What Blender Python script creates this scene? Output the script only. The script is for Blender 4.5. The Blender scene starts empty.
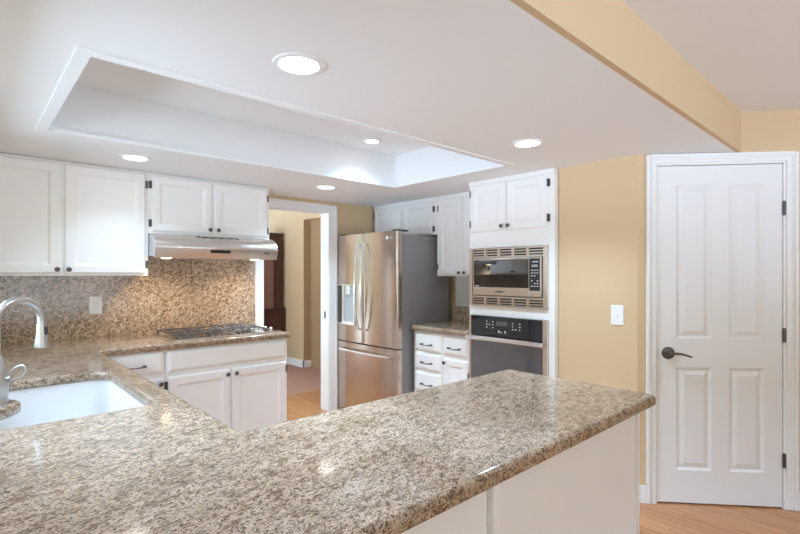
import bpy, bmesh, math, random
from mathutils import Vector, Matrix
random.seed(4)
PI = math.pi
R = math.radians
scene = bpy.context.scene
C = scene.collection

# ---------------------------------------------------------------- camera, world, light, exposure
cam_data = bpy.data.cameras.new('camera')
cam = bpy.data.objects.new('camera', cam_data)
C.objects.link(cam)
cam.location = (0, 0, 1.382)
cam.rotation_euler = (R(90), 0, R(-42.63))
cam_data.sensor_width = 36
cam_data.lens = 475.0 / 800 * 36
cam_data.shift_y = 6.5 / 800
cam_data.clip_start = 0.02
scene.camera = cam
vs = scene.view_settings
vs.view_transform = 'Standard'
vs.look = 'None'
vs.gamma = 1
vs.use_curve_mapping = False
vs.exposure = 0.67
scene.cycles.diffuse_bounces = 8
scene.cycles.max_bounces = 14
scene.cycles.sample_clamp_indirect = 6

WORLD_STRENGTH = 4.6
CAN_POWER = 30.0
world = bpy.data.worlds.new('sky')
scene.world = world
world.use_nodes = True
wn = world.node_tree.nodes
wl = world.node_tree.links
wn.clear()
w_out = wn.new('ShaderNodeOutputWorld')
w_bg = wn.new('ShaderNodeBackground')
w_tc = wn.new('ShaderNodeTexCoord')
w_sep = wn.new('ShaderNodeSeparateXYZ')
w_map = wn.new('ShaderNodeMapRange')
w_map.inputs[1].default_value = -1
w_map.inputs[2].default_value = 1
w_rmp = wn.new('ShaderNodeValToRGB')
e = w_rmp.color_ramp.elements
e[0].position = 0.40
e[0].color = (1.16, 1.50, 1.90, 1)
e[1].position = 0.66
e[1].color = (0.73, 1.0, 1.32, 1)
q = e.new(0.485)
q.color = (1.05, 1.32, 1.62, 1)
q = e.new(0.50)
q.color = (0.08, 0.115, 0.05, 1)
q = e.new(0.59)
q.color = (0.12, 0.16, 0.08, 1)
w_bg.inputs[1].default_value = WORLD_STRENGTH
wl.new(w_tc.outputs['Generated'], w_sep.inputs[0])
wl.new(w_sep.outputs['Z'], w_map.inputs[0])
wl.new(w_map.outputs[0], w_rmp.inputs[0])
wl.new(w_rmp.outputs[0], w_bg.inputs[0])
wl.new(w_bg.outputs[0], w_out.inputs[0])


def portal(loc, rot, sx, sy):
    ld = bpy.data.lights.new('window_portal', 'AREA')
    ld.shape = 'RECTANGLE'
    ld.size, ld.size_y = sx, sy
    ld.cycles.is_portal = True
    o = bpy.data.objects.new('window_portal', ld)
    C.objects.link(o)
    o.location = loc
    o.rotation_euler = rot


# daylight openings: sink window, dining window wall, dining side window, next room's added end window and side window
portal((-0.14, 2.25, 1.51), (R(90), 0, R(-90)), 1.74, 0.92)
portal((1.3, -3.56, 1.35), (R(90), 0, 0), 2.4, 1.5)
portal((-2.56, -1.7, 1.40), (R(90), 0, R(-90)), 2.4, 1.4)
portal((1.3, 9.06, 1.30), (R(90), 0, R(180)), 2.0, 2.0)
portal((-0.56, 5.4, 1.25), (R(90), 0, R(-90)), 2.2, 2.1)


# ---------------------------------------------------------------- materials
def mat(name, col, rough=0.5, metal=0.0, spec=0.5, emit=None, estr=0, coat=0, aniso=0, bump=None):
    m = bpy.data.materials.new(name)
    m.use_nodes = True
    nt = m.node_tree
    b = nt.nodes['Principled BSDF']
    b.inputs['Base Color'].default_value = (*col, 1)
    b.inputs['Roughness'].default_value = rough
    b.inputs['Metallic'].default_value = metal
    b.inputs['Specular IOR Level'].default_value = spec
    b.inputs['Coat Weight'].default_value = coat
    b.inputs['Anisotropic'].default_value = aniso
    if emit:
        b.inputs['Emission Color'].default_value = (*emit, 1)
        b.inputs['Emission Strength'].default_value = estr
    if bump:
        scale, strength, dist = bump
        tc = nt.nodes.new('ShaderNodeTexCoord')
        n = nt.nodes.new('ShaderNodeTexNoise')
        n.inputs['Scale'].default_value = scale
        n.inputs['Detail'].default_value = 3
        bp = nt.nodes.new('ShaderNodeBump')
        bp.inputs['Strength'].default_value = strength
        bp.inputs['Distance'].default_value = dist
        nt.links.new(tc.outputs['Object'], n.inputs['Vector'])
        nt.links.new(n.outputs['Fac'], bp.inputs['Height'])
        nt.links.new(bp.outputs['Normal'], b.inputs['Normal'])
    return m


def ramp(nt, stops):
    r = nt.nodes.new('ShaderNodeValToRGB')
    el = r.color_ramp.elements
    el[0].position, el[0].color = stops[0][0], (*stops[0][1], 1)
    el[1].position, el[1].color = stops[-1][0], (*stops[-1][1], 1)
    for p, c in stops[1:-1]:
        k = el.new(p)
        k.color = (*c, 1)
    return r


def granite(name, rotz, tint=(1, 1, 1), stretch=(0.68, 1.1, 1.0), roty=0.0, k=1.0, rough0=0.10, sp=0.0):
    m = bpy.data.materials.new(name)
    m.use_nodes = True
    nt = m.node_tree
    L = nt.links
    b = nt.nodes['Principled BSDF']
    tc = nt.nodes.new('ShaderNodeTexCoord')
    mp = nt.nodes.new('ShaderNodeMapping')
    mp.vector_type = 'TEXTURE'
    mp.inputs['Rotation'].default_value = (0, roty, rotz)
    mp.inputs['Scale'].default_value = tuple(1 / s for s in stretch)
    L.new(tc.outputs['Object'], mp.inputs['Vector'])

    def noise(scale, detail, rough, dist=0.0):
        n = nt.nodes.new('ShaderNodeTexNoise')
        n.inputs['Scale'].default_value = scale * k
        n.inputs['Detail'].default_value = detail
        n.inputs['Roughness'].default_value = rough
        n.inputs['Distortion'].default_value = dist
        L.new(mp.outputs[0], n.inputs['Vector'])
        return n

    def mix(fac, a, c, mode='MIX'):
        x = nt.nodes.new('ShaderNodeMix')
        x.data_type = 'RGBA'
        x.blend_type = mode
        for s, v in ((0, fac), (6, a), (7, c)):
            if hasattr(v, 'is_output'):
                L.new(v, x.inputs[s])
            else:
                x.inputs[s].default_value = v if s == 0 else (*v, 1)
        return x.outputs[2]
    # drifting tan and cream clouds
    n1 = noise(42, 4, 0.62, 0.4)
    r1 = ramp(nt, [(0.34, (0.24, 0.19, 0.145)), (0.43, (0.42, 0.35, 0.275)), (0.52, (0.60, 0.53, 0.455)), (0.66, (0.70, 0.645, 0.58))])
    L.new(n1.outputs['Fac'], r1.inputs[0])
    # brown-grey grains
    n2 = noise(120, 3, 0.6, 0.3)
    r2 = ramp(nt, [(0.40 + sp, (1, 1, 1)), (0.44 + sp * .8, (0, 0, 0))])
    L.new(n2.outputs['Fac'], r2.inputs[0])
    c = mix(r2.outputs[0], r1.outputs[0], (0.15, 0.11, 0.085))
    # fine black specks
    n3 = noise(230, 2, 0.5)
    r3 = ramp(nt, [(0.36 + sp, (1, 1, 1)), (0.39 + sp, (0, 0, 0))])
    L.new(n3.outputs['Fac'], r3.inputs[0])
    c = mix(r3.outputs[0], c, (0.045, 0.033, 0.028))
    # pale quartz grains
    n4 = noise(150, 2, 0.5)
    r4 = ramp(nt, [(0.60, (0, 0, 0)), (0.68, (0.75, 0.75, 0.75))])
    L.new(n4.outputs['Fac'], r4.inputs[0])
    c = mix(r4.outputs[0], c, (0.72, 0.675, 0.61))
    # broad drift
    n5 = noise(3.0, 3, 0.6)
    r5 = ramp(nt, [(0.35, (0.80, 0.76, 0.70)), (0.65, (1.08, 1.06, 1.04))])
    L.new(n5.outputs['Fac'], r5.inputs[0])
    c = mix(1.0, c, r5.outputs[0], 'MULTIPLY')
    c = mix(1.0, c, tint, 'MULTIPLY')
    L.new(c, b.inputs['Base Color'])
    b.inputs['Roughness'].default_value = rough0
    b.inputs['Specular IOR Level'].default_value = 0.5
    return m


def wood_floor(name):
    m = bpy.data.materials.new(name)
    m.use_nodes = True
    nt = m.node_tree
    L = nt.links
    b = nt.nodes['Principled BSDF']
    tc = nt.nodes.new('ShaderNodeTexCoord')
    mp = nt.nodes.new('ShaderNodeMapping')
    mp.inputs['Rotation'].default_value = (0, 0, R(90))
    L.new(tc.outputs['Object'], mp.inputs['Vector'])
    br = nt.nodes.new('ShaderNodeTexBrick')
    br.offset = 0.37
    br.inputs['Scale'].default_value = 1
    br.inputs['Brick Width'].default_value = 0.9
    br.inputs['Row Height'].default_value = 0.057
    br.inputs['Mortar Size'].default_value = 0.0012
    br.inputs['Bias'].default_value = 0.0
    br.inputs['Color1'].default_value = (0.57, 0.28, 0.125, 1)
    br.inputs['Color2'].default_value = (0.47, 0.215, 0.09, 1)
    br.inputs['Mortar'].default_value = (0.22, 0.09, 0.035, 1)
    L.new(mp.outputs[0], br.inputs['Vector'])
    mp2 = nt.nodes.new('ShaderNodeMapping')
    mp2.inputs['Scale'].default_value = (60, 3, 1)
    L.new(tc.outputs['Object'], mp2.inputs['Vector'])
    n = nt.nodes.new('ShaderNodeTexNoise')
    n.inputs['Scale'].default_value = 1
    n.inputs['Detail'].default_value = 4
    L.new(mp2.outputs[0], n.inputs['Vector'])
    r = ramp(nt, [(0.3, (0.78, 0.74, 0.70)), (0.7, (1.1, 1.1, 1.1))])
    L.new(n.outputs['Fac'], r.inputs[0])
    x = nt.nodes.new('ShaderNodeMix')
    x.data_type = 'RGBA'
    x.blend_type = 'MULTIPLY'
    x.inputs[0].default_value = 1
    L.new(br.outputs['Color'], x.inputs[6])
    L.new(r.outputs[0], x.inputs[7])
    L.new(x.outputs[2], b.inputs['Base Color'])
    b.inputs['Roughness'].default_value = 0.22
    return m


def steel(name, col, rough=0.28, aniso=0.75, tangent=(0, 0, 1)):
    m = mat(name, col, rough, 1.0)
    nt = m.node_tree
    b = nt.nodes['Principled BSDF']
    b.inputs['Anisotropic'].default_value = aniso
    cx = nt.nodes.new('ShaderNodeCombineXYZ')
    for i in range(3):
        cx.inputs[i].default_value = tangent[i]
    if aniso:
        nt.links.new(cx.outputs[0], b.inputs['Tangent'])
    # faint brushing
    tc = nt.nodes.new('ShaderNodeTexCoord')
    mp = nt.nodes.new('ShaderNodeMapping')
    mp.inputs['Scale'].default_value = (1, 1, 700)
    n = nt.nodes.new('ShaderNodeTexNoise')
    n.inputs['Scale'].default_value = 1
    r = ramp(nt, [(0.3, (rough - 0.015,) * 3), (0.7, (rough + 0.02,) * 3)])
    nt.links.new(tc.outputs['Object'], mp.inputs['Vector'])
    nt.links.new(mp.outputs[0], n.inputs['Vector'])
    nt.links.new(n.outputs['Fac'], r.inputs[0])
    nt.links.new(r.outputs[0], b.inputs['Roughness'])
    return m


M = {}
M['white'] = mat('white cabinet paint', (0.84, 0.83, 0.81), 0.38)
M['trim'] = mat('white trim paint', (0.82, 0.82, 0.81), 0.35)
M['door'] = mat('white door paint', (0.79, 0.79, 0.785), 0.4)
M['ceil'] = mat('ceiling paint', (0.86, 0.88, 0.89), 0.9, bump=(90, 0.08, 0.002))
M['tan'] = mat('tan wall paint', (0.645, 0.48, 0.29), 0.85, bump=(120, 0.06, 0.002))
M['darktan'] = mat('deep tan recess', (0.40, 0.27, 0.15), 0.85)  # darker tan for the recess wall and its jamb
M['granite'] = granite('speckled granite', R(14), (.725, .62, .53), k=1.35, sp=.01)
M['granite_wall'] = granite('speckled granite wall slab', 0, (1.08, .95, .85), stretch=(0.75, 1.0, 1.1), roty=R(-32), k=.95, rough0=.2, sp=.02)
M['floor'] = wood_floor('oak strip floor')
M['carpet'] = mat('rosy carpet', (0.42, 0.225, 0.155), 0.95, bump=(400, 0.6, 0.01))
M['steel'] = steel('brushed steel', (0.58, 0.48, 0.41), 0.2)
M['steel_h'] = steel('hood steel', (0.70, 0.66, 0.62), 0.32, 0.5, (1, 0, 0))
M['steel_l'] = steel('light brushed steel', (0.72, 0.62, 0.54), 0.34, 0.0)
M['endcap'] = mat('satin steel', (0.62, 0.63, 0.64), 0.42, 0.8)
M['chrome'] = mat('satin nickel', (0.55, 0.545, 0.535), 0.34, 1.0)
M['bright'] = mat('polished steel', (0.82, 0.81, 0.80), 0.15, 1.0)
M['side'] = mat('grey enamel', (0.25, 0.245, 0.25), 0.42)
M['blackglass'] = mat('black glass', (0.012, 0.012, 0.014), 0.06, spec=0.75)
M['ovenglass'] = mat('oven glass', (0.035, 0.034, 0.04), 0.10, spec=0.8)
M['mirrorglass'] = mat('dark mirror glass', (0.012, 0.012, 0.014), 0.03)
M['mirrorglass'].node_tree.nodes['Principled BSDF'].inputs['IOR'].default_value = 2.4
M['ovenglass'].node_tree.nodes['Principled BSDF'].inputs['IOR'].default_value = 1.9
M['black'] = mat('black plastic', (0.02, 0.02, 0.02), 0.4)
M['iron'] = mat('cast iron', (0.075, 0.06, 0.055), 0.35)
M['pewter'] = mat('dark pewter', (0.13, 0.12, 0.11), 0.38, 0.85)
M['sink'] = mat('white fireclay', (0.75, 0.735, 0.72), 0.15)
M['plate'] = mat('white plastic', (0.85, 0.85, 0.84), 0.35)
M['grey'] = mat('grey plastic', (0.42, 0.43, 0.45), 0.4)
M['mark'] = mat('pale print', (0.80, 0.80, 0.80), 0.5)
M['display'] = mat('display panel', (0.35, 0.36, 0.30), 0.3)
M['lamp'] = mat('lit lens', (1, 1, 1), 0.5, emit=(1.0, 0.95, 0.86), estr=6)
M['lamp_warm'] = mat('lit warm lens', (1, 1, 1), 0.5, emit=(1.0, 0.78, 0.5), estr=6)
M['mahogany'] = mat('dark mahogany', (0.055, 0.018, 0.012), 0.25)
M['cabglass'] = mat('cabinet glass', (0.20, 0.10, 0.08), 0.05, spec=0.6)
M['leaf'] = mat('hedge leaves', (0.07, 0.13, 0.035), 0.7, bump=(60, 1.0, 0.03))
M['slot'] = mat('vent slot dark', (0.015, 0.013, 0.012), 0.6)


# ---------------------------------------------------------------- mesh helpers
class MB:
    def __init__(self):
        self.bm = bmesh.new()

    def box(self, x0, x1, y0, y1, z0, z1, bev=0.0, seg=2):
        t = bmesh.new()
        bmesh.ops.create_cube(t, size=1)
        for v in t.verts:
            v.co = Vector((x0 + (v.co.x + .5) * (x1 - x0), y0 + (v.co.y + .5) * (y1 - y0), z0 + (v.co.z + .5) * (z1 - z0)))
        if bev:
            bmesh.ops.bevel(t, geom=t.edges[:], offset=bev, segments=seg, profile=0.5, affect='EDGES')
        return self.merge(t)

    def merge(self, t):
        vm = {v: self.bm.verts.new(v.co) for v in t.verts}
        for f in t.faces:
            try:
                self.bm.faces.new([vm[v] for v in f.verts])
            except ValueError:
                pass
        t.free()
        return self

    def rings(self, loops, cap0=True, cap1=True, closed=True):
        vv = [[self.bm.verts.new(p) for p in lp] for lp in loops]
        n = len(vv[0])
        for a, b in zip(vv, vv[1:]):
            for i in range(n if closed else n - 1):
                j = (i + 1) % n
                self.bm.faces.new((a[i], a[j], b[j], b[i]))
        if cap0:
            self.bm.faces.new(list(reversed(vv[0])))
        if cap1:
            self.bm.faces.new(vv[-1])
        return self

    def prism(self, poly, x0, x1):
        """(y, z) outline swept along x"""
        return self.rings([[(x, p[0], p[1]) for p in poly] for x in (x0, x1)])

    def tube(self, pts, rad, n=10, caps=True):
        pts = [Vector(p) for p in pts]
        rs = rad if isinstance(rad, (list, tuple)) else [rad] * len(pts)
        loops = []
        up = None
        for i, p in enumerate(pts):
            d = (pts[min(i + 1, len(pts) - 1)] - pts[max(i - 1, 0)]).normalized()
            if up is None:
                up = Vector((0, 0, 1)) if abs(d.z) < .9 else Vector((1, 0, 0))
            a = d.cross(up)
            if a.length < 1e-4:
                a = d.orthogonal()
            a.normalize()
            b = d.cross(a).normalized()
            up = a.cross(d).normalized()
            loops.append([p + (a * math.cos(2 * PI * k / n) + b * math.sin(2 * PI * k / n)) * rs[i] for k in range(n)])
        return self.rings(loops, caps, caps)

    def lathe(self, prof, o=(0, 0, 0), axis='z', n=24):
        loops = []
        for r, h in prof:
            lp = []
            for k in range(n):
                a = 2 * PI * k / n
                c, s = r * math.cos(a), r * math.sin(a)
                q = {'z': (c, s, h), 'y': (c, h, s), 'x': (h, c, s)}[axis]
                lp.append((o[0] + q[0], o[1] + q[1], o[2] + q[2]))
            loops.append(lp)
        return self.rings(loops)

    def panel(self, x0, x1, z0, z1, prof):
        """rectangular front: prof = [(inset, y), ...] from back to the middle"""
        loops = []
        for i, y in prof:
            loops.append([(x0 + i, y, z0 + i), (x1 - i, y, z0 + i), (x1 - i, y, z1 - i), (x0 + i, y, z1 - i)])
        return self.rings(loops)

    def build(self, name, m, parent=None, smooth=False, loc=None, rot=None):
        bmesh.ops.recalc_face_normals(self.bm, faces=self.bm.faces[:])
        me = bpy.data.meshes.new(name)
        self.bm.to_mesh(me)
        self.bm.free()
        me.materials.append(m)
        if smooth:
            cap = [p_.material_index == 1 for p_ in me.polygons]
            me.polygons.foreach_set('use_smooth', [True] * len(me.polygons))
            me.polygons.foreach_set('material_index', [0] * len(me.polygons))
            me.set_sharp_from_angle(angle=R(38))
            if any(cap):      # flat stone faces keep one normal
                for p_, f_ in zip(me.polygons, cap):
                    if f_:
                        p_.use_smooth = False
        o = bpy.data.objects.new(name, me)
        C.objects.link(o)
        if parent:
            o.parent = parent
        if loc:
            o.location = loc
        if rot is not None:
            o.rotation_euler = (0, 0, rot)
        return o


def tag(o, label, cat, group=None, kind=None):
    o['label'] = label
    o['category'] = cat
    if group:
        o['group'] = group
    if kind:
        o['kind'] = kind
    return o


def thing(name, label, cat, loc=(0, 0, 0), rot=0.0, group=None, kind=None):
    o = bpy.data.objects.new(name, None)
    o.empty_display_size = 0.1
    C.objects.link(o)
    o.location = loc
    o.rotation_euler = (0, 0, rot)
    return tag(o, label, cat, group, kind)


def struct(name, mb, m, label, cat, loc=None, rot=None):
    return tag(mb.build(name, m, loc=loc, rot=rot), label, cat, kind='structure')


def box(*a, **k):
    return MB().box(*a, **k)


def fillet(poly, radii, n=6):
    """round the corners of a 2D polygon"""
    out = []
    N = len(poly)
    for i, p in enumerate(poly):
        r = radii[i] if isinstance(radii, (list, tuple)) else radii
        if r <= 0:
            out.append(tuple(p))
            continue
        p = Vector(p)
        a = (Vector(poly[i - 1]) - p).normalized()
        b = (Vector(poly[(i + 1) % N]) - p).normalized()
        ang = a.angle(b)
        t = r / math.tan(ang / 2)
        c = p + (a + b).normalized() * (r / math.sin(ang / 2))
        s, e_ = p + a * t - c, p + b * t - c
        a0, a1 = math.atan2(s.y, s.x), math.atan2(e_.y, e_.x)
        d = (a1 - a0 + PI) % (2 * PI) - PI
        for k in range(n + 1):
            an = a0 + d * k / n
            out.append((c.x + r * math.cos(an), c.y + r * math.sin(an)))
    return out


def offset(poly, d):
    """move every edge of a CCW polygon inwards by d"""
    N = len(poly)
    out = []
    for i in range(N):
        p, a, b = Vector(poly[i]), Vector(poly[i - 1]), Vector(poly[(i + 1) % N])
        e1, e2 = (p - a).normalized(), (b - p).normalized()
        n1, n2 = Vector((-e1.y, e1.x)), Vector((-e2.y, e2.x))
        k = n1 + n2
        k = k / max(k.dot(n1), 0.2)
        out.append((p.x + k.x * d, p.y + k.y * d))
    return out


def slab(outer, hole, z0, z1, rnd=0.014, name='slab'):
    """stone slab with rounded edges; outer CCW, hole CW"""
    prof = []
    h = z1 - z0
    for k in range(6):
        a = PI / 2 * k / 5
        prof.append((rnd * (1 - math.sin(a)), z1 - rnd * (1 - math.cos(a))))
    for k in range(4):
        a = PI / 2 * (1 - k / 3)
        prof.append((rnd * .6 * (1 - math.sin(a)), z0 + rnd * .6 * (1 - math.cos(a))))
    bm = bmesh.new()
    tops, bots = [], []
    for poly in ([outer] + ([hole] if hole else [])):
        rr = []
        for d, z in prof:
            rr.append([bm.verts.new((x, y, z)) for x, y in offset(poly, d)])
        n = len(poly)
        for a, b in zip(rr, rr[1:]):
            for i in range(n):
                bm.faces.new((a[i], a[(i + 1) % n], b[(i + 1) % n], b[i]))
        tops.append(rr[0])
        bots.append(rr[-1])
    for grp in (tops, bots):
        ed = []
        for lp in grp:
            for i in range(len(lp)):
                x = bm.edges.get((lp[i], lp[(i + 1) % len(lp)]))
                ed.append(x)
        res = bmesh.ops.triangle_fill(bm, edges=ed, use_beauty=True, use_dissolve=False)
        for g in res['geom']:
            if isinstance(g, bmesh.types.BMFace):
                g.material_index = 1
    mb = MB()
    mb.bm.free()
    mb.bm = bm
    return mb


# ---------------------------------------------------------------- room shell
K = 2.10      # dropped kitchen ceiling
KU = 2.34     # dining ceiling
WA, WB, WL = 3.98, 3.55, -0.08
DX, DY, DA = 3.0, 1.14, R(-48.5)     # corner pantry wall
fl = MB()
fl.box(-2.62, 4.3, -3.62, 4.82, -0.08, 0)
struct('floor', fl, M['floor'], 'honey oak strip floor of the kitchen', 'floor')
struct('floor', box(-0.6, 6, 4.82, 9.1, -0.08, 0.0), M['carpet'], 'rosy brown carpet of the room beyond the doorway', 'carpet')

T0, T1, S0, S1 = 0.275, 2.67, 1.80, 2.96   # tray opening
c = MB()
c.box(WL, T0, 0.724, WA + .02, K, 2.47)
c.box(T1, WB, 0.724, WA + .02, K, 2.47)
c.box(T0, T1, 0.724, S0, K, 2.47)
c.box(T0, T1, S1, WA + .02, K, 2.47)
c.box(T0, T1, S0, S1, 2.368, 2.47)
struct('ceiling', c, M['ceil'], 'white dropped kitchen ceiling with a recessed tray', 'ceiling')
struct('ceiling', box(-2.62, 4.4, -3.62, 0.70, KU, 2.47), M['ceil'], 'higher white ceiling beyond the tan soffit', 'ceiling')
struct('ceiling', box(-0.6, 6, WA + .02, 9.1, 2.44, 2.5), M['ceil'], 'white ceiling of the room beyond the doorway', 'ceiling')
struct('wall_soffit', box(-2.5, 3.8, 0.70, 0.724, K, 2.47), M['tan'], 'tan painted face of the dropped soffit', 'soffit')
t = MB()   # flat lip moulding round the tray
w, zz = 0.035, K - 0.006
t.box(T0 - .01, T1 + .01, S0 - .01, S0 + w, zz, K + .012)
t.box(T0 - .01, T1 + .01, S1 - w, S1 + .01, zz, K + .012)
t.box(T0 - .01, T0 + w, S0 + w, S1 - w, zz, K + .012)
t.box(T1 - w, T1 + .01, S0 + w, S1 - w, zz, K + .012)
struct('trim_1', t, M['ceil'], 'white lip moulding around the ceiling tray', 'trim')

D0, D1, DH = 1.975, 2.70, 2.0    # doorway in the cooktop wall
w = MB()
w.box(WL, D0, WA, WA + .12, 0, K)
w.box(D1, WB + .12, WA, WA + .12, 0, K)
w.box(D0, D1, WA, WA + .12, DH, K)
struct('wall_back', w, M['tan'], 'tan wall with the doorway behind the cooktop run', 'wall')
struct('wall_right', box(WB, WB + .12, 1.66, WA, 0, K), M['tan'], 'tan wall behind the refrigerator', 'wall')
struct('wall_right', box(DX, WB, 1.14, 1.655, 0, K), M['tan'], 'tan wall right of the oven tower, with the light switch', 'wall')
w = MB()
O0, O1 = 0.100, 0.829
w.box(0, O0, 0, .12, 0, 2.47)
w.box(O1, 1.70, 0, .12, 0, 2.47)
w.box(O0, O1, 0, .12, 2.04, 2.47)
struct('wall_pantry', w, M['tan'], 'angled tan wall around the white pantry door', 'wall', (DX, DY, 0), DA)
w = MB()
w.box(-.02, O1 + .06, .55, .60, 0, 2.47)
w.box(-.02, .03, .12, .55, 0, 2.47)
w.box(O1 + .01, O1 + .06, .12, .55, 0, 2.47)
w.box(.03, O1 + .01, .12, .55, 2.10, 2.15)
struct('wall_closet', w, M['trim'], 'closet walls behind the pantry door', 'wall', (DX, DY, 0), DA)
ex, ey = DX + 1.70 * math.cos(DA), DY + 1.70 * math.sin(DA)
struct('wall_dining', box(ex, ex + .12, -3.5, ey, 0, 2.47), M['tan'], 'tan dining wall right of the camera', 'wall')

W0, W1 = 1.38, 3.12
w = MB()
w.box(WL - .12, WL, 0.30, W0, 0, K)
w.box(WL - .12, WL, W1, WA + .12, 0, K)
w.box(WL - .12, WL, W0, W1, 0, 1.05)
w.box(WL - .12, WL, W0, W1, 1.97, K)
struct('wall_left', w, M['tan'], 'tan wall with the window behind the sink', 'wall')
w = MB()
w.box(-2.62, WL - .12, 0.30, 0.42, 0, 2.47)
w.box(-2.62, -2.5, -.5, .30, 0, 2.47)
w.box(-2.62, -2.5, -3.5, -2.9, 0, 2.47)
w.box(-2.62, -2.5, -2.9, -.5, 0, .7)
w.box(-2.62, -2.5, -2.9, -.5, 2.1, 2.47)
struct('wall_front', w, M['tan'], 'tan dining walls behind the camera', 'wall')
w = MB()
w.box(-2.62, .1, -3.62, -3.5, 0, 2.47)
w.box(2.5, ex + .12, -3.62, -3.5, 0, 2.47)
w.box(.1, 2.5, -3.62, -3.5, 2.1, 2.47)
w.box(.1, 2.5, -3.62, -3.5, 0, 0.6)
struct('wall_rear', w, M['tan'], 'tan dining wall with wide windows behind the camera', 'wall')


def window(name, a0, a1, z0, z1, n, loc, rot, label):
    m = MB()
    f = .05
    m.box(a0, a1, 0, .06, z0, z0 + f)
    m.box(a0, a1, 0, .06, z1 - f, z1)
    for k in range(n + 1):
        x = a0 + (a1 - a0 - f) * k / n
        m.box(x, x + f, 0, .06, z0 + f, z1 - f)
    struct(name, m, M['trim'], label, 'window', loc, rot)


window('window_1', W0, W1, 1.05, 1.97, 2, (WL - .03, 0, 0), R(90), 'white framed window over the sink')
window('window_2', .1, 2.5, .6, 2.1, 2, (0, -3.6, 0), 0, 'wide white framed dining windows')
window('window_3', -2.9, -.5, .7, 2.1, 2, (-2.52, 0, 0), R(90), 'white framed window in the dining side wall')

# doorway trim
t = MB()
JW = 0.075
t.box(D0 - JW, D0, WA - .016, WA, 0, DH + .065, .003)
t.box(D1, D1 + .085, WA - .016, WA, 0, DH + .065, .003)
t.box(D0, D1, WA - .016, WA, DH, DH + .065, .003)
t.box(D1 - .015, D1, WA - .012, WA + .13, 0, DH)
t.box(D0, D0 + .015, WA - .012, WA + .13, 0, DH)
t.box(D0 + .015, D1 - .015, WA - .012, WA + .13, DH - .015, DH)
t.box(D1 + .06, D1 + .085, WA - .024, WA - .010, 0, DH + .065, .003)
t.box(D0 - JW, D1 + .085, WA - .024, WA - .010, DH + .045, DH + .065, .003)
o = struct('trim_2', t, M['trim'], 'white casing around the doorway beside the refrigerator', 'door casing')
box(D1 - .018, D1 - .0145, 4.02, 4.045, 0.93, 1.0).build('strike_plate', M['pewter'], o)

# room beyond the doorway
w = MB()
w.box(3.68, 3.80, 6.09, 9.0, 0, 2.44)
w.box(3.68, 3.80, 4.1, 6.09, 2.17, 2.44)
w.box(-.6, .3, 9.0, 9.1, 0, 2.44)
w.box(2.3, 3.80, 9.0, 9.1, 0, 2.44)
w.box(.3, 2.3, 9.0, 9.1, 0, .3)
w.box(.3, 2.3, 9.0, 9.1, 2.3, 2.44)
w.box(-.62, -.5, 4.1, 4.3, 0, 2.44)
w.box(-.62, -.5, 6.5, 7.5, 0, 2.44)
w.box(-.62, -.5, 8.15, 9.0, 0, 2.44)
w.box(-.62, -.5, 4.3, 6.5, 0, .2)
w.box(-.62, -.5, 4.3, 6.5, 2.3, 2.44)
w.box(-.62, -.5, 7.5, 8.15, 2.38, 2.44)
struct('wall_beyond', w, M['tan'], 'light tan wall of the room beyond the doorway', 'wall')
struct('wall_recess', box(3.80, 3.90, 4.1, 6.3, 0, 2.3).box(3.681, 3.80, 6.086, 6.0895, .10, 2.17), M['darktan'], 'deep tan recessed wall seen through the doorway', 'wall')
b = MB()
b.box(3.665, 3.68, 6.075, 8.99, 0, .10)
b.box(3.665, 3.80, 6.075, 6.09, 0, .10)
struct('baseboard_beyond', b, M['trim'], 'white baseboard in the room beyond the doorway', 'baseboard')
window('window_5', 7.5, 8.15, 0, 2.38, 1, (-.52, 0, 0), R(90), 'narrow glazed garden door of the room beyond the doorway')
window('added_window', .3, 2.3, .3, 2.3, 2, (0, 9.02, 0), 0, 'white framed end window added to brighten the room beyond the doorway')  # unseen window added to bring more light into the next room
window('window_4', 4.3, 6.5, .2, 2.3, 2, (-.52, 0, 0), R(90), 'white framed window of the room beyond the doorway')
struct('trim_3', box(D0, D1, WA - .01, WA + .13, 0, .006), M['floor'], 'oak threshold strip in the doorway', 'threshold')

# pantry door casing, baseboards
t = MB()
def casing(m, x0, x1, z0, z1, inner):
    m.box(x0, x1, -.014, 0, z0, z1, .003)
t.box(.055, .100, -.013, 0, 0, 2.085, .002)
t.box(.829, .880, -.013, 0, 0, 2.085, .002)
t.box(.100, .829, -.013, 0, 2.04, 2.085, .002)
for a0, a1, y in ((.047, .068, -.021), (.072, .080, -.017)):
    t.box(a0, a1, y, 0, 0, 2.092, .003)
for a0, a1, y in ((.871, .892, -.021), (.859, .867, -.017)):
    t.box(a0, a1, y, 0, 0, 2.092, .003)
t.box(.068, .871, -.021, 0, 2.076, 2.096, .003)
t.box(.100, .829, -.017, 0, 2.060, 2.068, .003)
t.box(O0, O0 + .012, -.004, .12, 0, 2.04)
t.box(O1 - .012, O1, -.004, .12, 0, 2.04)
t.box(O0 + .012, O1 - .012, -.004, .12, 2.03, 2.04)
t.box(O0 + .012, O0 + .024, .042, .06, 0, 2.03)
t.box(O1 - .024, O1 - .012, .042, .06, 0, 2.03)
o = struct('trim_4', t, M['trim'], 'white moulded casing around the pantry door', 'door casing', (DX, DY, 0), DA)
box(.1118, .1132, -.0045, .03, .875, .935).build('strike_plate', M['pewter'], o)
b = MB()
b.box(0.004, .047, -.013, 0, 0, .105, .003)
struct('baseboard_pantry', b, M['trim'], 'short white baseboard left of the pantry door', 'baseboard', (DX, DY, 0), DA)
b = MB().box(.892, 1.69, -.013, 0, 0, .105, .003)
struct('baseboard_pantry', b, M['trim'], 'white baseboard right of the pantry door', 'baseboard', (DX, DY, 0), DA)
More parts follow.
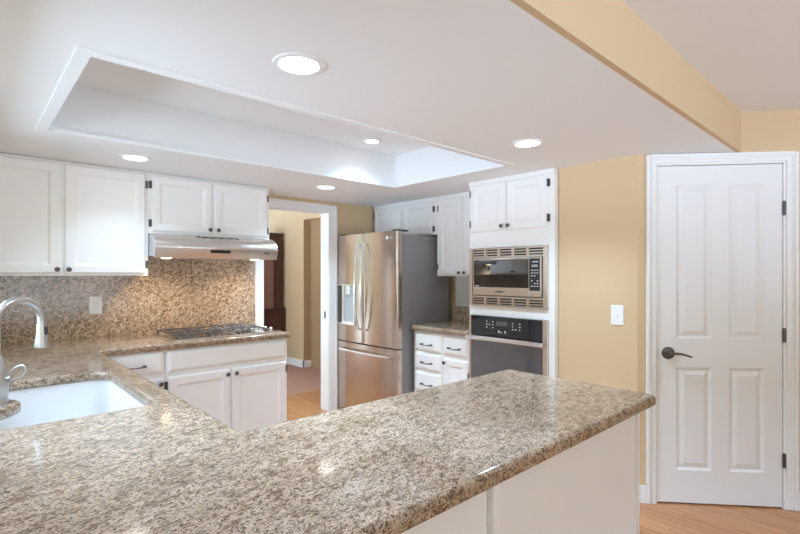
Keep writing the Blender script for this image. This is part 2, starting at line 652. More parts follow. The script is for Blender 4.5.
struct('baseboard_right', box(DX - .013, DX, 1.15, 1.655, 0, .105, bev=.003), M['trim'], 'white baseboard below the light switch', 'baseboard')


# unseen hedge added outside the sink window to block ground light
hb = bmesh.new()
bmesh.ops.create_cube(hb, size=1)
bmesh.ops.subdivide_edges(hb, edges=hb.edges[:], cuts=24, use_grid_fill=True)
for v in hb.verts:
    n_ = Vector(v.co).normalized()
    v.co = Vector((v.co.x * .7, v.co.y * 3.6, (v.co.z + .5) * .75)) + n_ * random.uniform(-.05, .05)
m = MB()
m.bm.free()
m.bm = hb
tag(m.build('hedge', M['leaf'], loc=(-1.45, 2.45, -.08)), 'green hedge added out of view to block ground light at the sink window', 'hedge')


hb = bmesh.new()
bmesh.ops.create_cube(hb, size=1)
bmesh.ops.subdivide_edges(hb, edges=hb.edges[:], cuts=24, use_grid_fill=True)
for v in hb.verts:
    n_ = Vector(v.co).normalized()
    v.co = Vector((v.co.x * .9, v.co.y * 5.0, (v.co.z + .5) * 4.2)) + n_ * random.uniform(-.09, .09)
m = MB()
m.bm.free()
m.bm = hb
tag(m.build('hedge', M['leaf'], loc=(-3.4, 10.4, -.08)), 'tall green hedge outside the garden door beyond the doorway', 'hedge')


# ---------------------------------------------------------------- cabinet hardware and fronts
def knob(parent, x, z, y=-.020):
    m = MB().lathe([(.006, y), (.006, y - .010), (.013, y - .014), (.0155, y - .020), (.012, y - .026), (.004, y - .029)], (x, 0, z), 'y', 14)
    return m.build('knob', M['pewter'], parent, True)


def pull(parent, x, z, L=.11, y=-.018, tilt=0.0):
    m = MB()
    h = L / 2
    for s in (-1, 1):
        m.tube([(x + s * h, y, z), (x + s * h, y - .026, z)], [.007, .0055], 8)
        m.lathe([(.003, -.009), (.0085, -.004), (.0085, .004), (.003, .009)], (x + s * (h + .002), y - .026, z), 'x', 8)
    pts, rs = [], []
    for k in range(9):
        a = -1 + k / 4
        pts.append((x + a * h, y - .026 - .006 * (1 - a * a), z - .004 * (1 - a * a)))
        rs.append(.0034 + .0022 * abs(a))
    m.tube(pts, rs, 8)
    return m.build('pull_handle', M['pewter'], parent, True)


def hinge(parent, x, z, side, y=-.0005):
    """butterfly hinge: barrel and the leaf on the face frame"""
    m = MB()
    s = side
    m.tube([(x + s * .004, -.012, z - .027), (x + s * .004, -.012, z + .027)], .0048, 8)
    a, b = sorted((x + s * .003, x + s * .018))
    m.box(a, b, y - .003, y, z - .026, z + .026, .001, 1)
    a, b = sorted((x + s * .001, x + s * .006))
    m.box(a, b, y - .014, y, z - .020, z + .020, .001, 1)
    return m.build('hinge', M['pewter'], parent)


def cab_door(parent, x0, x1, z0, z1, kn=None, hinges=(), hside=1, frame=.052):
    m = MB().panel(x0, x1, z0, z1, [(0, 0), (0, -.008), (.004, -.0125), (.008, -.0145), (.010, -.018), (frame, -.018), (frame + .005, -.0165),
                                     (frame + .017, -.009), (frame + .020, -.009)])
    d = m.build('door', M['white'], parent)
    if kn:
        knob(d, *kn)
    for hz in hinges:
        hinge(d, x1 if hside > 0 else x0, hz, hside)
    return d


def drawer(parent, x0, x1, z0, z1, pulls=(), name='drawer'):
    m = MB().panel(x0, x1, z0, z1, [(0, 0), (0, -.007), (.006, -.010), (.018, -.0165), (.022, -.018)])
    d = m.build(name, M['white'], parent)
    for px, pz in pulls:
        pull(d, px, pz)
    return d


# wall cabinet left of the hood
ua = 0.965
t = thing('wall_cabinet', 'large white two-door wall cabinet left of the range hood', 'cabinet', (WL + .005, 3.678, 1.368))
ox = -(WL + .005)
MB().box(0, ua + ox - .002, 0, .295, 0, .727).box(0, ua + ox - .002, -.010, 0, .716, .727).build('carcass', M['white'], t)
cab_door(t, -.014 + ox, .459 + ox, .012, .714, (.436 + ox, .040), (), -1)
cab_door(t, .473 + ox, .946 + ox, .012, .714, (.497 + ox, .040), (.64, .077), 1)
# cabinet over the hood
t = thing('wall_cabinet', 'short white two-door wall cabinet above the range hood', 'cabinet', (ua, 3.678, 1.667))
MB().box(0, .928, 0, .295, 0, .428).box(0, .928, -.010, 0, .417, .428).build('carcass', M['white'], t)
cab_door(t, .020, .447, .016, .415, (.424, .048), (.345, .073), -1)
cab_door(t, .461, .905, .016, .415, (.487, .048), (.340, .068), 1)

# ---------------------------------------------------------------- base cabinets and counters
ZC0, ZC1 = .885, .925


def toe_body(m, x0, x1, D, z1=ZC0 - .001):
    m.box(x0, x1, 0, D, .10, z1)
    m.box(x0 + .001, x1 - .001, .07, D, 0, .10)
    return m


t = thing('base_cabinet', 'white base cabinet under the gas cooktop with two doors', 'cabinet', (.975, 3.328, 0))
toe_body(MB(), 0, .887, .64).build('carcass', M['white'], t)
drawer(t, .012, .872, .732, .872, (), 'false_drawer_front')
cab_door(t, .012, .430, .12, .702, (.405, .668), (.648, .20), -1)
cab_door(t, .443, .872, .12, .702, (.468, .668), (.645, .20), 1)
t = thing('base_cabinet', 'white base cabinet with drawer at the inner corner left of the cooktop', 'cabinet', (.580, 3.328, 0))
toe_body(MB(), .004, .393, .64).build('carcass', M['white'], t)
drawer(t, .045, .383, .732, .872, ((.208, .795),))
cab_door(t, .045, .383, .12, .702, (.360, .668), (), -1)
# sink run (faces +x) and peninsula (faces the kitchen, back panel to the camera)
t = thing('base_cabinet', 'white base cabinet under the white sink', 'cabinet', (.556, 1.33, 0), R(90))
m = MB()
m.box(0, 1.99, 0, .02, .10, ZC0 - .001)
m.box(0, 1.99, .02, .63, .10, .13)
m.box(0, .02, .02, .63, .13, ZC0 - .001)
m.box(1.97, 1.99, .02, .63, .13, ZC0 - .001)
m.box(.001, 1.989, .07, .63, 0, .10)
m.build('carcass', M['white'], t)
for k in range(4):
    cab_door(t, .03 + .47 * k, .03 + .47 * k + .455, .12, .702, (.06 + .47 * k + (.40 if k % 2 == 0 else 0), .668))
t = thing('peninsula_cabinet', 'white panelled peninsula cabinet under the granite breakfast end', 'cabinet', (WL + .005, .700, 0))
ox = -(WL + .005)
MB().box(0, 1.842 + ox, .008, .595, 0, ZC0 - .001).build('carcass', M['white'], t)
m = MB()
m.panel(0, .932 + ox, .0, ZC0 - .002, [(0, .008), (0, .003), (.003, .001)])
m.build('back_panel', M['white'], t)
m = MB()
m.panel(.968 + ox, 1.830 + ox, .0, ZC0 - .002, [(0, .008), (0, .003), (.003, .001)])
m.build('back_panel', M['white'], t)
box(.935 + ox, .965 + ox, -.017, .008, 0, ZC0 - .002, bev=.004).build('batten', M['white'], t)
box(1.833 + ox, 1.849 + ox, -.006, .60, 0, ZC0 - .002, bev=.003).build('end_panel', M['white'], t)

# continuous granite worktop with the sink cut-out
PN, PF, PE, LE, CF, CE = .660, 1.330, 1.932, .597, 3.297, 1.876
outer = [(WL + .002, PN), (PE, PN), (PE, PF), (LE, PF), (LE, CF), (CE, CF), (CE, WA - .002), (WL + .002, WA - .002)]
outer = fillet(outer, [0, .025, .02, .02, .02, .012, 0, 0], 6)
SX0, SX1, SY0, SY1 = .075, .496, 1.818, 2.585
# hole outline runs clockwise; the faucet stands on a rounded bump in its wall side
hc = [(SX1, SY0), (SX1, SY1), (SX0, SY1)]
hole_ccw = fillet([(SX0, SY0), (SX1, SY0), (SX1, SY1), (SX0, SY1)], [.05, .045, .07, .05], 6)
bump = [(SX0 + .080 * (0.5 + 0.5 * math.cos(PI * a / 8)), 2.185 - .16 * a / 8) for a in range(-8, 9)]
ins = [p for p in bump]
hole_ccw = hole_ccw + ins
hole = list(reversed(hole_ccw))
top = slab(outer, hole, ZC0, ZC1, .016).build('countertop', M['granite'], None, True)
tag(top, 'speckled beige granite countertop wrapping the sink and forming the peninsula', 'countertop')
s = slab([(WL + .002, 0), (1.905, 0), (1.905, .45), (WL + .002, .45)], None, 0, .018, .002)
bs = MB()
bs.box(WL + .002, .963, WA - .020, WA - .001, ZC1 + .0005, 1.367)
bs.box(.963, 1.905, WA - .020, WA - .001, ZC1 + .0005, 1.665)
s.bm.free()
bs = tag(bs.build('backsplash', M['granite_wall']), 'full-height speckled granite backsplash behind the cooktop', 'backsplash')

# undermount sink
t = thing('sink', 'white undermount kitchen sink set in the granite', 'sink', (.281, 2.215, .66))
m = MB()
oc = fillet([(SX0 - .012, SY0 - .012), (SX1 + .012, SY0 - .012), (SX1 + .012, SY1 + .012), (SX0 - .012, SY1 + .012)], .075, 6)
def at(p, z, d):
    return [(x - .281, y - 2.215, z - .66) for x, y in offset(p, d)]
m.rings([at(oc, ZC0 - .0005, -.02), at(oc, ZC0 - .014, -.02), at(oc, .68, 0), at(oc, .664, .012), at(oc, .662, .05)], False, True)
m.rings([at(oc, ZC0 - .0005, -.02), at(oc, ZC0 - .0005, 0.0), at(oc, .72, .006), at(oc, .695, .018), at(oc, .683, .05), at(oc, .678, .12)], False, True)
bmesh.ops.remove_doubles(m.bm, verts=m.bm.verts[:], dist=1e-5)
m.build('basin', M['sink'], t, True)
MB().lathe([(.045, .0175), (.045, .0205), (.038, .0215), (.030, .019)], (0, 0, 0), 'z', 20).build('drain', M['chrome'], t, True)

# faucet
FX, FY = .085, 2.185
t = thing('faucet', 'brushed nickel gooseneck pull-down faucet beside the sink', 'faucet', (FX, FY, ZC1))
MB().lathe([(.036, 0), (.036, .004), (.033, .012), (.036, .045), (.036, .090), (.029, .135), (.018, .165), (.0150, .175), (.0150, .185)], n=28).build('body', M['chrome'], t, True)
dr = Vector((math.cos(R(32)), math.sin(R(32)), 0))
ar, z0 = .081, .278
pts = [(0, 0, .178), (0, 0, .22), (0, 0, .26)]
for k in range(19):
    a = PI * k / 18
    p = dr * (ar * (1 - math.cos(a)))
    pts.append((p.x, p.y, z0 + ar * math.sin(a)))
p = dr * (2 * ar)
pts.append((p.x, p.y, z0 - .012))
MB().tube(pts, .0140, 16).build('spout', M['chrome'], t, True)
hd = MB().lathe([(.0148, z0 - .010), (.0155, z0 - .018), (.0165, z0 - .045), (.021, z0 - .080), (.0250, z0 - .098), (.0250, z0 - .104), (.020, z0 - .106)], (p.x, p.y, 0), 'z', 24)
hd = hd.build('spray_head', M['chrome'], t, True)
side = Vector((.74, -.67, 0)) * .0165
MB().lathe([(.003, -.016), (.0065, -.011), (.0065, .011), (.003, .016)], (p.x + side.x, p.y + side.y, z0 - .040), 'z', 12).build('spray_button', M['black'], hd, True)
m = MB()
lv = []
for k in range(25):
    a = 2 * PI * k / 24
    L_ = .052 * (1 - math.cos(a))
    lv.append((.030 + L_ * .74 * .62, -.016 - L_ * .67 * .62, .086 + .36 * L_ + .022 * math.sin(a)))
m.tube(lv, .0036, 8, False)
bmesh.ops.remove_doubles(m.bm, verts=m.bm.verts[:], dist=1e-5)
m.tube([(.018, -.012, .084), (.040, -.024, .089)], .009, 12)
m.build('lever', M['chrome'], t, True)

# soap dispenser: only its nozzle tip is in view
t = thing('soap_dispenser', 'nickel soap dispenser nozzle at the left edge on the granite', 'soap dispenser', (-.010, 1.280, ZC1))
MB().lathe([(.024, 0), (.024, .004), (.013, .012), (.011, .05), (.014, .058), (.014, .07), (.006, .074)], n=20).build('pump', M['chrome'], t, True)
MB().tube([(0, 0, .066), (.03, .004, .069), (.055, .007, .060), (.070, .009, .040), (.074, .010, .022)], [.007, .007, .0065, .006, .005], 12).build('nozzle', M['bright'], t, True)

# ---------------------------------------------------------------- cooktop
t = thing('gas_cooktop', 'stainless gas cooktop with black grates set in the granite', 'cooktop', (1.055, 3.385, ZC1))
CW, CD = .79, .50
MB().box(0, CW, 0, CD, .0005, .008, .004).build('tray', M['bright'], t)
gz = .036
def grate(x0, x1, y0, y1):
    m = MB()
    r = .0042
    for yy in (y0, (y0 + y1) / 2, y1):
        m.box(x0, x1, yy - r, yy + r, gz - .008, gz, .002, 1)
    for xx in (x0, x1):
        m.box(xx - r, xx + r, y0, y1, gz - .008, gz, .002, 1)
    for cy in ((y0 * 3 + y1) / 4, (y0 + 3 * y1) / 4):
        cx = (x0 + x1) / 2
        for dx, dy in ((1, 0), (-1, 0), (0, 1), (0, -1)):
            ax, ay = cx + dx * .03, cy + dy * .03
            bx, by = (x1 if dx > 0 else x0 if dx < 0 else cx), (cy + dy * (y1 - y0) / 4)
            m.tube([(ax, ay, gz + .001), (bx, by, gz - .005)], .0052, 6)
    for xx in (x0, x1):
        for yy in (y0, y1):
            m.box(xx - .007, xx + .007, yy - .007, yy + .007, .0085, gz - .008, .002, 1)
    return m.build('grate', M['iron'], t)
gx = [.020, .240, .460, .680]
for k in range(3):
    grate(gx[k] + .004, gx[k + 1] - .004, .035, .470)
for bx, by, br in ((.13, .144, .04), (.13, .361, .034), (.35, .2525, .052), (.57, .144, .034), (.57, .361, .04)):
    MB().lathe([(br + .010, .0082), (br + .008, .014), (br, .018), (br, .026), (br - .006, .030), (.004, .031)], (bx, by, 0), 'z', 20).build('burner', M['iron'], t, True)
for k in range(5):
    ky = .07 + .09 * k
    MB().lathe([(.019, .0082), (.019, .012), (.015, .014), (.014, .030), (.011, .033), (.003, .033)], (.735, ky, 0), 'z', 16).build('control_knob', M['bright'], t, True)

# ---------------------------------------------------------------- range hood
t = thing('range_hood', 'stainless under-cabinet range hood with lit lamps above the cooktop', 'range hood', (.970, 3.955, 1.493))
HW = .915
yb = -.002
yt = -.285          # top front, just under the doors
yf = -.437
prof = [(yb, .172), (yt, .172)]
for k in range(1, 9):
    a = PI / 2 * k / 8
    prof.append((yt + (yf - yt) * math.sin(a), .075 + .097 * math.cos(a)))
prof += [(yf + .001, .071), (yf + .020, .006), (yf + .024, 0), (yf + .038, 0), (yf + .043, .012), (yb, .012)]
m = MB().prism(prof, 0, HW)
bmesh.ops.bevel(m.bm, geom=[e for e in m.bm.edges if abs(e.verts[0].co.x - e.verts[1].co.x) < 1e-6], offset=.0015, segments=1, affect='EDGES')
m.build('canopy', M['steel_h'], t, True)
for xa in (-.003, HW + .0005):
    MB().prism(prof, xa, xa + .0025).build('end_cap', M['endcap'], t)
m = MB().box(.375, .525, yf + .001, yf + .018, .040, .064, .001, 1)
bp = m.build('control_panel', M['black'], t)
for k in range(5):
    box(.387 + .026 * k, .407 + .026 * k, yf + .0, yf + .004, .045, .059).build('button', M['slot'], bp)
for k in range(10):
    x = .30 + .032 * k
    a = R(30 + 5 * (k % 2))
    MB().box(x, x + .024, yt + (yf - yt) * math.sin(a) - .006, yt + (yf - yt) * math.sin(a) + .006, .075 + .097 * math.cos(a) - .003, .075 + .097 * math.cos(a) + .0035).build('vent_slot', M['slot'], t)
box(.80, .845, yf + .003, yf + .018, .046, .054).build('badge', M['black'], t)
MB().box(.05, HW - .05, yf + .09, -.06, .004, .0115).build('grease_filter', M['grey'], t)
for x in (.09, .75):
    l = MB().lathe([(.034, .0115), (.034, -.002), (.028, -.006), (.004, -.007)], (x, yf + .070, 0), 'z', 18).build('lamp_lens', M['lamp_warm'], t, True)
    ld = bpy.data.lights.new('hood_bulb', 'SPOT')
    ld.energy = 8
    ld.color = (1.0, .80, .56)
    ld.spot_size = R(140)
    ld.spot_blend = .6
    ld.shadow_soft_size = .025
    lo = bpy.data.objects.new('hood_bulb', ld)
    C.objects.link(lo)
    lo.parent = t
    lo.location = (x, yf + .07, -.010)
    lo.rotation_euler = (R(12), 0, 0)

# ---------------------------------------------------------------- refrigerator wall
RB = R(-90)


def wb(u, v, z=0):
    return (u, v, z)


# cabinet over the refrigerator
t = thing('wall_cabinet', 'low white two-door wall cabinet above the refrigerator', 'cabinet', wb(3.268, 3.955, 1.747), RB)
MB().box(0, .918, 0, .28, 0, .353).box(0, .918, -.008, 0, .325, .353).build('carcass', M['white'], t)
cab_door(t, .012, .440, .008, .318, None, (.245,), -1, .046)
cab_door(t, .454, .872, .008, .318, None, (.242, .055), 1, .046)
# tall wall cabinet
t = thing('wall_cabinet', 'tall white wall cabinet between refrigerator and oven tower', 'cabinet', wb(3.268, 3.035, 1.359), RB)
MB().box(0, .636, 0, .28, 0, .741).box(0, .636, -.008, 0, .715, .741).build('carcass', M['white'], t)
cab_door(t, .022, .312, .012, .705, (.288, .030), (.628, .085), -1)
cab_door(t, .326, .616, .012, .705, (.350, .030), (.628, .085), 1)
# white wall panel and its low granite splash
struct('trim_5', box(WB - .010, WB - .001, 2.398, 3.045, 1.067, 1.358), M['trim'], 'white painted wall strip above the small counter', 'wall panel')
tag(box(WB - .030, WB - .002, 2.398, 3.040, ZC1 + .0005, 1.066).build('backsplash', M['granite_wall']), 'low granite splash strip behind the small counter by the oven', 'backsplash')
# drawer base
t = thing('base_cabinet', 'white drawer base cabinet between refrigerator and wall oven', 'cabinet', wb(2.968, 3.035), RB)
toe_body(MB(), 0, .636, .57).build('carcass', M['white'], t)
for z0, z1, pz in ((.705, .872, .770), (.540, .695, .612), (.355, .530, .425), (.12, .345, .235)):
    drawer(t, .016, .340, z0, z1, ((.178, pz),))
drawer(t, .362, .622, .705, .872, ((.492, .770),))
cab_door(t, .362, .622, .12, .678, (.384, .642), (.56, .20), 1)
top2 = slab(fillet([(2.928, 2.398), (WB - .002, 2.398), (WB - .002, 3.046), (2.928, 3.046)], [0, 0, 0, .012], 5), None, ZC0, ZC1, .016).build('countertop', M['granite'], None, True)
tag(top2, 'small granite countertop on the drawer cabinet beside the refrigerator', 'countertop')

# refrigerator
FW = .890
t = thing('refrigerator', 'stainless french-door refrigerator with bottom freezer drawer', 'refrigerator', wb(2.775, 3.953), RB)
MB().box(.008, FW - .008, .072, .70, .03, 1.728, .006).build('body', M['side'], t)
MB().box(.02, FW - .02, .08, .68, 0.0, .03).build('base_grille', M['black'], t)


def fridge_door(name, x0, x1, z0, z1, bow=.012, parent=t):
    """gently bowed steel front with rounded vertical edges"""
    n = 14
    lp = []
    for k in range(n + 1):
        s = k / n
        x = x0 + (x1 - x0) * s
        ee = min(s, 1 - s) * (x1 - x0)
        y = .0
        if ee < .016:
            y = .016 - math.sqrt(max(0, .016 ** 2 - (.016 - ee) ** 2))
        gx_ = x / FW
        y += bow * (2 * gx_ - 1) ** 2
        lp.append((x, y))
    # extra points on the rounded ends
    full = []
    for sgn, xe in ((1, x0), (-1, x1)):
        arc = []
        for k in range(6):
            a = PI / 2 * k / 5
            x = xe + sgn * .016 * (1 - math.cos(a))
            y = .016 * (1 - math.sin(a)) + bow * (2 * x / FW - 1) ** 2
            arc.append((x, y))
        full.append(arc)
    mid = [p for p in lp if x0 + .017 < p[0] < x1 - .017]
    front = full[0] + mid + list(reversed(full[1]))
    poly = [(x0, .068)] + front + [(x1, .068)]
    m = MB().rings([[(x, y, z) for x, y in poly] for z in (z0, z1)])
    return m.build(name, M['steel'], parent, True)


SZ = .722
XM = .428
dl = fridge_door('door', .0, XM - .003, SZ, 1.758)
drr = fridge_door('door', XM + .003, FW, SZ, 1.758)
dz = fridge_door('freezer_drawer', .0, FW, .045, SZ - .014)
box(.004, FW - .004, .010, .071, SZ - .0135, SZ - .0005).build('gasket', M['black'], t)
for d, x in ((dl, XM - .045), (drr, XM + .045)):
    m = MB()
    pts = []
    for k in range(17):
        s = -1 + k / 8
        pts.append((x, -.020 - .052 * (1 - s * s) ** .75, 1.255 + .405 * s))
    m.tube(pts, .0115, 10)
    for s in (-1, 1):
        m.tube([(x, -.020, 1.255 + s * .400), (x, .006, 1.255 + s * .400)], .011, 10)
    m.build('door_handle', M['bright'], d, True)
m = MB()
pts = []
for k in range(17):
    s = -1 + k / 8
    pts.append((FW / 2 + .375 * s, -.026 - .030 * (1 - s * s), .640))
m.tube(pts, .013, 10)
for s in (-1, 1):
    m.tube([(FW / 2 + s * .368, -.026, .640), (FW / 2 + s * .368, .012, .640)], .011, 10)
m.build('drawer_handle', M['bright'], dz, True)
# water dispenser on the left door
wd = MB().box(.036, .300, -.012, .012, .885, .900, .002, 1).box(.036, .300, -.012, .012, 1.262, 1.274, .002, 1).box(.285, .300, -.012, .012, .900, 1.262, .002, 1).box(.100, .130, -.012, .012, .900, 1.262, .002, 1).build('dispenser', M['bright'], dl)
box(.038, .098, -.013, .010, .900, 1.262, bev=.002).build('control_strip', M['blackglass'], wd)
box(.130, .285, -.001, .010, .900, 1.262).build('recess', M['grey'], wd)
MB().box(.175, .235, -.022, -.001, 1.175, 1.262, .004).build('spout', M['bright'], wd)
box(.130, .285, -.020, -.001, .900, .915, bev=.002).build('drip_tray', M['bright'], wd)
for x0 in (.012, FW - .092):
    box(x0, x0 + .08, .03, .16, 1.7585, 1.772, bev=.004).build('hinge_cover', M['black'], t)


def text_mesh(body, size, depth=.0006):
    cu = bpy.data.curves.new('lettering', 'FONT')
    cu.body = body
    cu.size = size
    cu.extrude = depth
    cu.align_x = 'CENTER'
    o = bpy.data.objects.new('lettering', cu)
    C.objects.link(o)
    dg = bpy.context.evaluated_depsgraph_get()
    me = bpy.data.meshes.new_from_object(o.evaluated_get(dg))
    bpy.data.objects.remove(o)
    return me


me = text_mesh('LG', .034)
me.materials.append(M['mark'])
lo = bpy.data.objects.new('logo_lettering', me)
C.objects.link(lo)
lo.parent = drr
lo.location = (.815, .006, 1.690)
lo.rotation_euler = (R(90), 0, 0)
MB().lathe([(.016, .004), (.016, .0025), (.002, .002)], (.762, .0015, 1.702), 'y', 20).build('logo_disc', M['mark'], drr)

# ---------------------------------------------------------------- oven tower
TW = .735
t = thing('oven_tower', 'tall white oven tower cabinet holding microwave and wall oven', 'cabinet', wb(2.955, 2.395), RB)
m = MB()
m.box(0, .014, 0, .58, .10, K - .002)
m.box(.690, TW, 0, .58, .10, K - .002)
m.box(.014, .690, 0, .58, 1.578, K - .002)
m.box(.014, .690, 0, .58, 1.060, 1.134)
m.box(.014, .690, 0, .58, .10, .352)
m.box(.014, .690, .56, .58, .352, 1.578)
m.box(.001, TW - .001, .07, .58, 0, .10)
m.box(0, TW, -.010, 0, 2.072, K - .002)
m.build('carcass', M['white'], t)
cab_door(t, .018, .345, 1.700, 2.062, (.322, 1.733), (2.005, 1.765), -1)
cab_door(t, .357, .684, 1.700, 2.062, (.380, 1.733), (2.005, 1.765), 1)
drawer(t, .018, .684, .13, .335, ((.35, .24),))

t = thing('microwave', 'built-in stainless microwave with slotted trim in the oven tower', 'microwave', wb(2.953, 2.381, 1.136), RB)
MW, MH = .676, .438
fr = MB()
b0, sx, s0, s1 = .062, .030, .075, .352
fr.box(0, MW, -.020, 0, 0, .012, .002, 1).box(0, MW, -.020, 0, MH - .012, MH, .002, 1)
fr.box(0, sx, -.020, 0, .012, MH - .012).box(MW - sx, MW, -.020, 0, .012, MH - .012)
fr.box(sx, MW - sx, -.020, 0, .060, .075).box(sx, MW - sx, -.020, 0, .365, .378)
for zb in (.012, .378):
    for k in range(1, 5):
        x = sx + (MW - 2 * sx) * k / 5
        fr.box(x - .010, x + .010, -.019, 0, zb, zb + .048)
    fr.box(sx, MW - sx, -.018, 0, zb + .010, zb + .0185).box(sx, MW - sx, -.018, 0, zb + .0295, zb + .038)
fr.build('trim_frame', M['steel_l'], t)
for za in (.013, .379):
    box(sx + .001, MW - sx - .001, -.004, .0005, za, za + .046).build('vent_backing', M['slot'], t)
box(.034, MW - .034, -.002, .42, .077, .362).build('body', M['side'], t)
d = MB().box(.040, .535, -.022, -.003, .082, .360, .003).build('door', M['steel_l'], t)
box(.048, .533, -.0245, -.0205, .142, .350, bev=.001).build('window', M['mirrorglass'], d)
box(.25, .32, -.0235, -.0215, .106, .114).build('badge', M['slot'], d)
box(.06, .10, -.0252, -.0244, .149, .154).build('badge', M['mark'], d)
cp = MB().box(.538, .636, -.022, -.003, .082, .360, .003).build('control_panel', M['steel_l'], t)
p2 = box(.541, .622, -.0245, -.0205, .125, .352, bev=.001).build('touch_panel', M['black'], cp)
box(.565, .610, -.0255, -.0243, .325, .331).build('badge', M['mark'], cp)
box(.560, .606, -.0255, -.0243, .292, .308).build('display', M['display'], cp)
for r_ in range(6):
    z = .265 - .019 * r_ - (.016 if r_ > 2 else 0)
    for k in range(3):
        if (r_ + k) % 5 == 4:
            continue
        x = .556 + .022 * k
        box(x, x + .011, -.0255, -.0243, z, z + .006).build('button', M['mark'], cp)

t = thing('wall_oven', 'black glass wall oven with long bar handle below the microwave', 'oven', wb(2.953, 2.381, .354), RB)
OW, OT = .676, .704
box(.012, OW - .012, 0, .53, .004, OT - .004).build('body', M['side'], t)
for x0, x1 in ((0, .020), (OW - .034, OW)):
    box(x0, x1, -.022, 0, 0, OT, bev=.002).build('side_trim', M['steel_l'], t)
cp = MB().box(.021, OW - .035, -.026, -.001, .560, OT, .003).build('control_panel', M['blackglass'], t)
box(.26, .36, -.0275, -.0255, .640, .672).build('display', M['ovenglass'], cp)
for z, xs in ((.662, (.17, .225, .40, .46)), (.640, (.17, .195, .225, .40, .46)), (.618, (.17, .225, .40, .425, .46)), (.598, (.28, .335)), (.588, (.28, .30, .335))):
    for x in xs:
        box(x, x + .009, -.0272, -.0255, z, z + .007).build('touch_mark', M['mark'], cp)
d = MB().box(.021, OW - .035, -.028, -.001, .02, .535, .003).build('door', M['ovenglass'], t)
MB().box(.021, OW - .035, -.020, -.001, .538, .558).build('vent_gap', M['slot'], t)
m = MB().box(-.002, OW - .004, -.072, -.054, .522, .556, .007, 3)
for x in (.05, OW - .08):
    m.box(x, x + .03, -.056, -.027, .527, .549, .003, 1)
m.build('handle', M['bright'], d)
tag(t, 'black glass wall oven with long bar handle below the microwave', 'oven')

# ---------------------------------------------------------------- pantry door
t = thing('door_1', 'white four-panel pantry door with dark lever handle', 'door', (DX, DY, 0), DA, kind='structure')
X0, X1, Z0, Z1 = .115, .814, .010, 2.026
m = MB()
m.box(X0, X1, .010, .037, Z0, Z1)
px = [(.222, .424), (.520, .716)]
pz = [(.205, .822), (.992, 1.915)]
cols = [X0, px[0][0], px[0][1], px[1][0], px[1][1], X1]
for a, b in ((X0, px[0][0]), (px[0][1], px[1][0]), (px[1][1], X1)):
    m.box(a, b, .002, .010, Z0, Z1)
for a, b in px:
    for z0, z1 in ((Z0, pz[0][0]), (pz[0][1], pz[1][0]), (pz[1][1], Z1)):
        m.box(a, b, .002, .010, z0, z1)
    for z0, z1 in pz:
        m.panel(a, b, z0, z1, [(0, .0102), (0, .002), (.004, .0035), (.014, .0098), (.022, .0098), (.046, .0035), (.050, .0035)])
d = m.build('slab', M['door'], t)
lx, lz = .176, .905
MB().lathe([(.037, .002), (.037, -.004), (.030, -.010), (.012, -.012), (.011, -.040), (.008, -.046)], (lx, 0, lz), 'y', 26).build('rosette', M['pewter'], t, True)
pts, rs = [], []
for k in range(13):
    s = k / 12
    pts.append((lx + .115 * s, -.042 - .004 * math.sin(PI * s), lz + .006 * math.sin(PI * s * 1.0) - .022 * s * s + .006 * s ** 6))
    rs.append(.0090 - .0035 * s)
MB().tube(pts, rs, 10).build('lever_handle', M['pewter'], t, True)
for z in (.285, 1.02, 1.765):
    m = MB().tube([(X1 + .004, -.006, z - .042), (X1 + .004, -.006, z + .042)], .0062, 10)
    m.box(X1 + .001, X1 + .014, -.006, .002, z - .042, z + .042)
    m.build('hinge', M['pewter'], t)


# ---------------------------------------------------------------- switch and outlet
t = thing('light_switch', 'white light switch plate on the tan wall', 'switch', (DX, 1.299, 1.060), RB)
MB().panel(0, .078, 0, .124, [(0, -.0005), (0, -.003), (.004, -.006)]).build('plate', M['plate'], t)
MB().box(.034, .044, -.013, -.006, .055, .070, .001, 1).build('toggle', M['plate'], t)
t = thing('power_outlet', 'white outlet plate on the granite backsplash', 'outlet', (.655, 3.960, 1.094))
MB().panel(0, .080, 0, .124, [(0, -.0005), (0, -.003), (.004, -.006)]).build('plate', M['plate'], t)
rc = MB().box(.024, .056, -.008, -.006, .028, .096, .001, 1).build('receptacle', M['plate'], t)
for z in (.046, .074):
    for x in (.034, .046):
        box(x - .0015, x + .0015, -.0085, -.0079, z, z + .009).build('slot', M['grey'], rc)

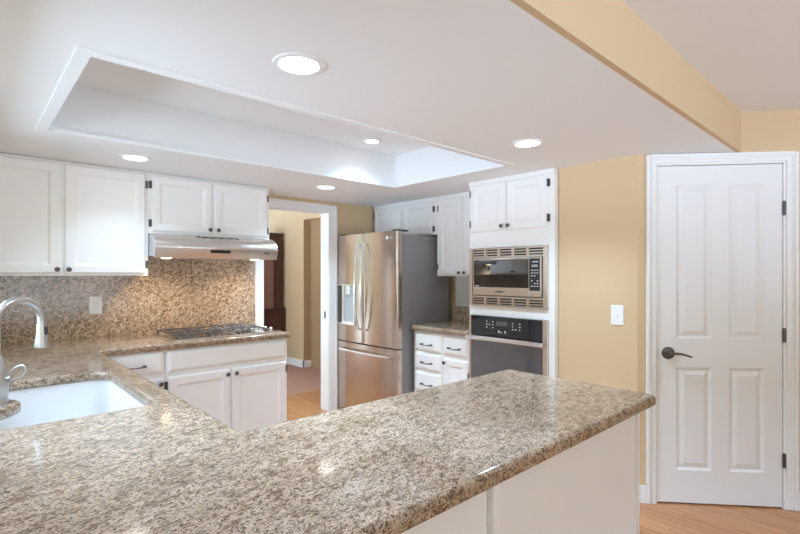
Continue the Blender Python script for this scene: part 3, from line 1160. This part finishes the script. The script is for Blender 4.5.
# ---------------------------------------------------------------- recessed lights
labels = ['lit recessed ceiling light, largest, over the peninsula', 'lit recessed ceiling light in front of the left wall cabinets',
          'lit recessed ceiling light nearest the doorway', 'lit recessed ceiling light nearest the oven tower and tan soffit',
          'lit recessed light up in the ceiling tray']
for (u, v, z, s), lab in zip(((.848, 1.432, K, 1), (.785, 3.27, K, 1), (2.218, 3.317, K, 1), (2.286, 1.448, K, 1), (2.239, 2.74, 2.368, .75)), labels):
    t = thing('recessed_light', lab, 'ceiling light', (u, v, z), group='recessed ceiling lights')
    MB().lathe([(.088 * s, -.0005), (.086 * s, -.005), (.070 * s, -.007), (.066 * s, -.003), (.066 * s, -.0005)], n=32).build('trim_ring', M['ceil'], t, True)
    MB().lathe([(.0655 * s, -.0006), (.064 * s, -.0045), (.03 * s, -.0055), (.004, -.0056)], n=32).build('lens', M['lamp'], t, True)
    ld = bpy.data.lights.new('can_light', 'SPOT')
    ld.energy = CAN_POWER * 3 * s * (.24 if v == 3.27 else .35 if s < 1 else .85 if u == 2.286 else 1)
    ld.color = (.735, 1.0, 1.29)
    ld.spot_size = R(125)
    ld.spot_blend = 1.0
    ld.shadow_soft_size = .06
    lo = bpy.data.objects.new('can_light', ld)
    C.objects.link(lo)
    lo.parent = t
    lo.location = (0, 0, -.012)

# ---------------------------------------------------------------- china cabinet in the next room
t = thing('china_cabinet', 'dark mahogany china cabinet seen through the doorway', 'cabinet', (2.95, 6.62, 0))
MB().box(-.02, .705, -.03, .42, 0, .82, .004).build('base', M['mahogany'], t)
MB().box(-.03, .71, -.04, .43, .82, .85, .004).build('waist_moulding', M['mahogany'], t)
m = MB().box(0, .06, 0, .38, .85, 1.95).box(.54, .66, 0, .38, .85, 1.95).box(.06, .54, .36, .38, .85, 1.95).box(.06, .54, 0, .36, 1.86, 1.95).box(.06, .54, .06, .36, 1.33, 1.35)
m.build('hutch', M['mahogany'], t)
box(.06, .54, .02, .028, .85, 1.86).build('glass_door', M['cabglass'], t)
MB().box(-.02, .68, -.02, .40, 1.95, 2.0, .006).build('cornice', M['mahogany'], t)
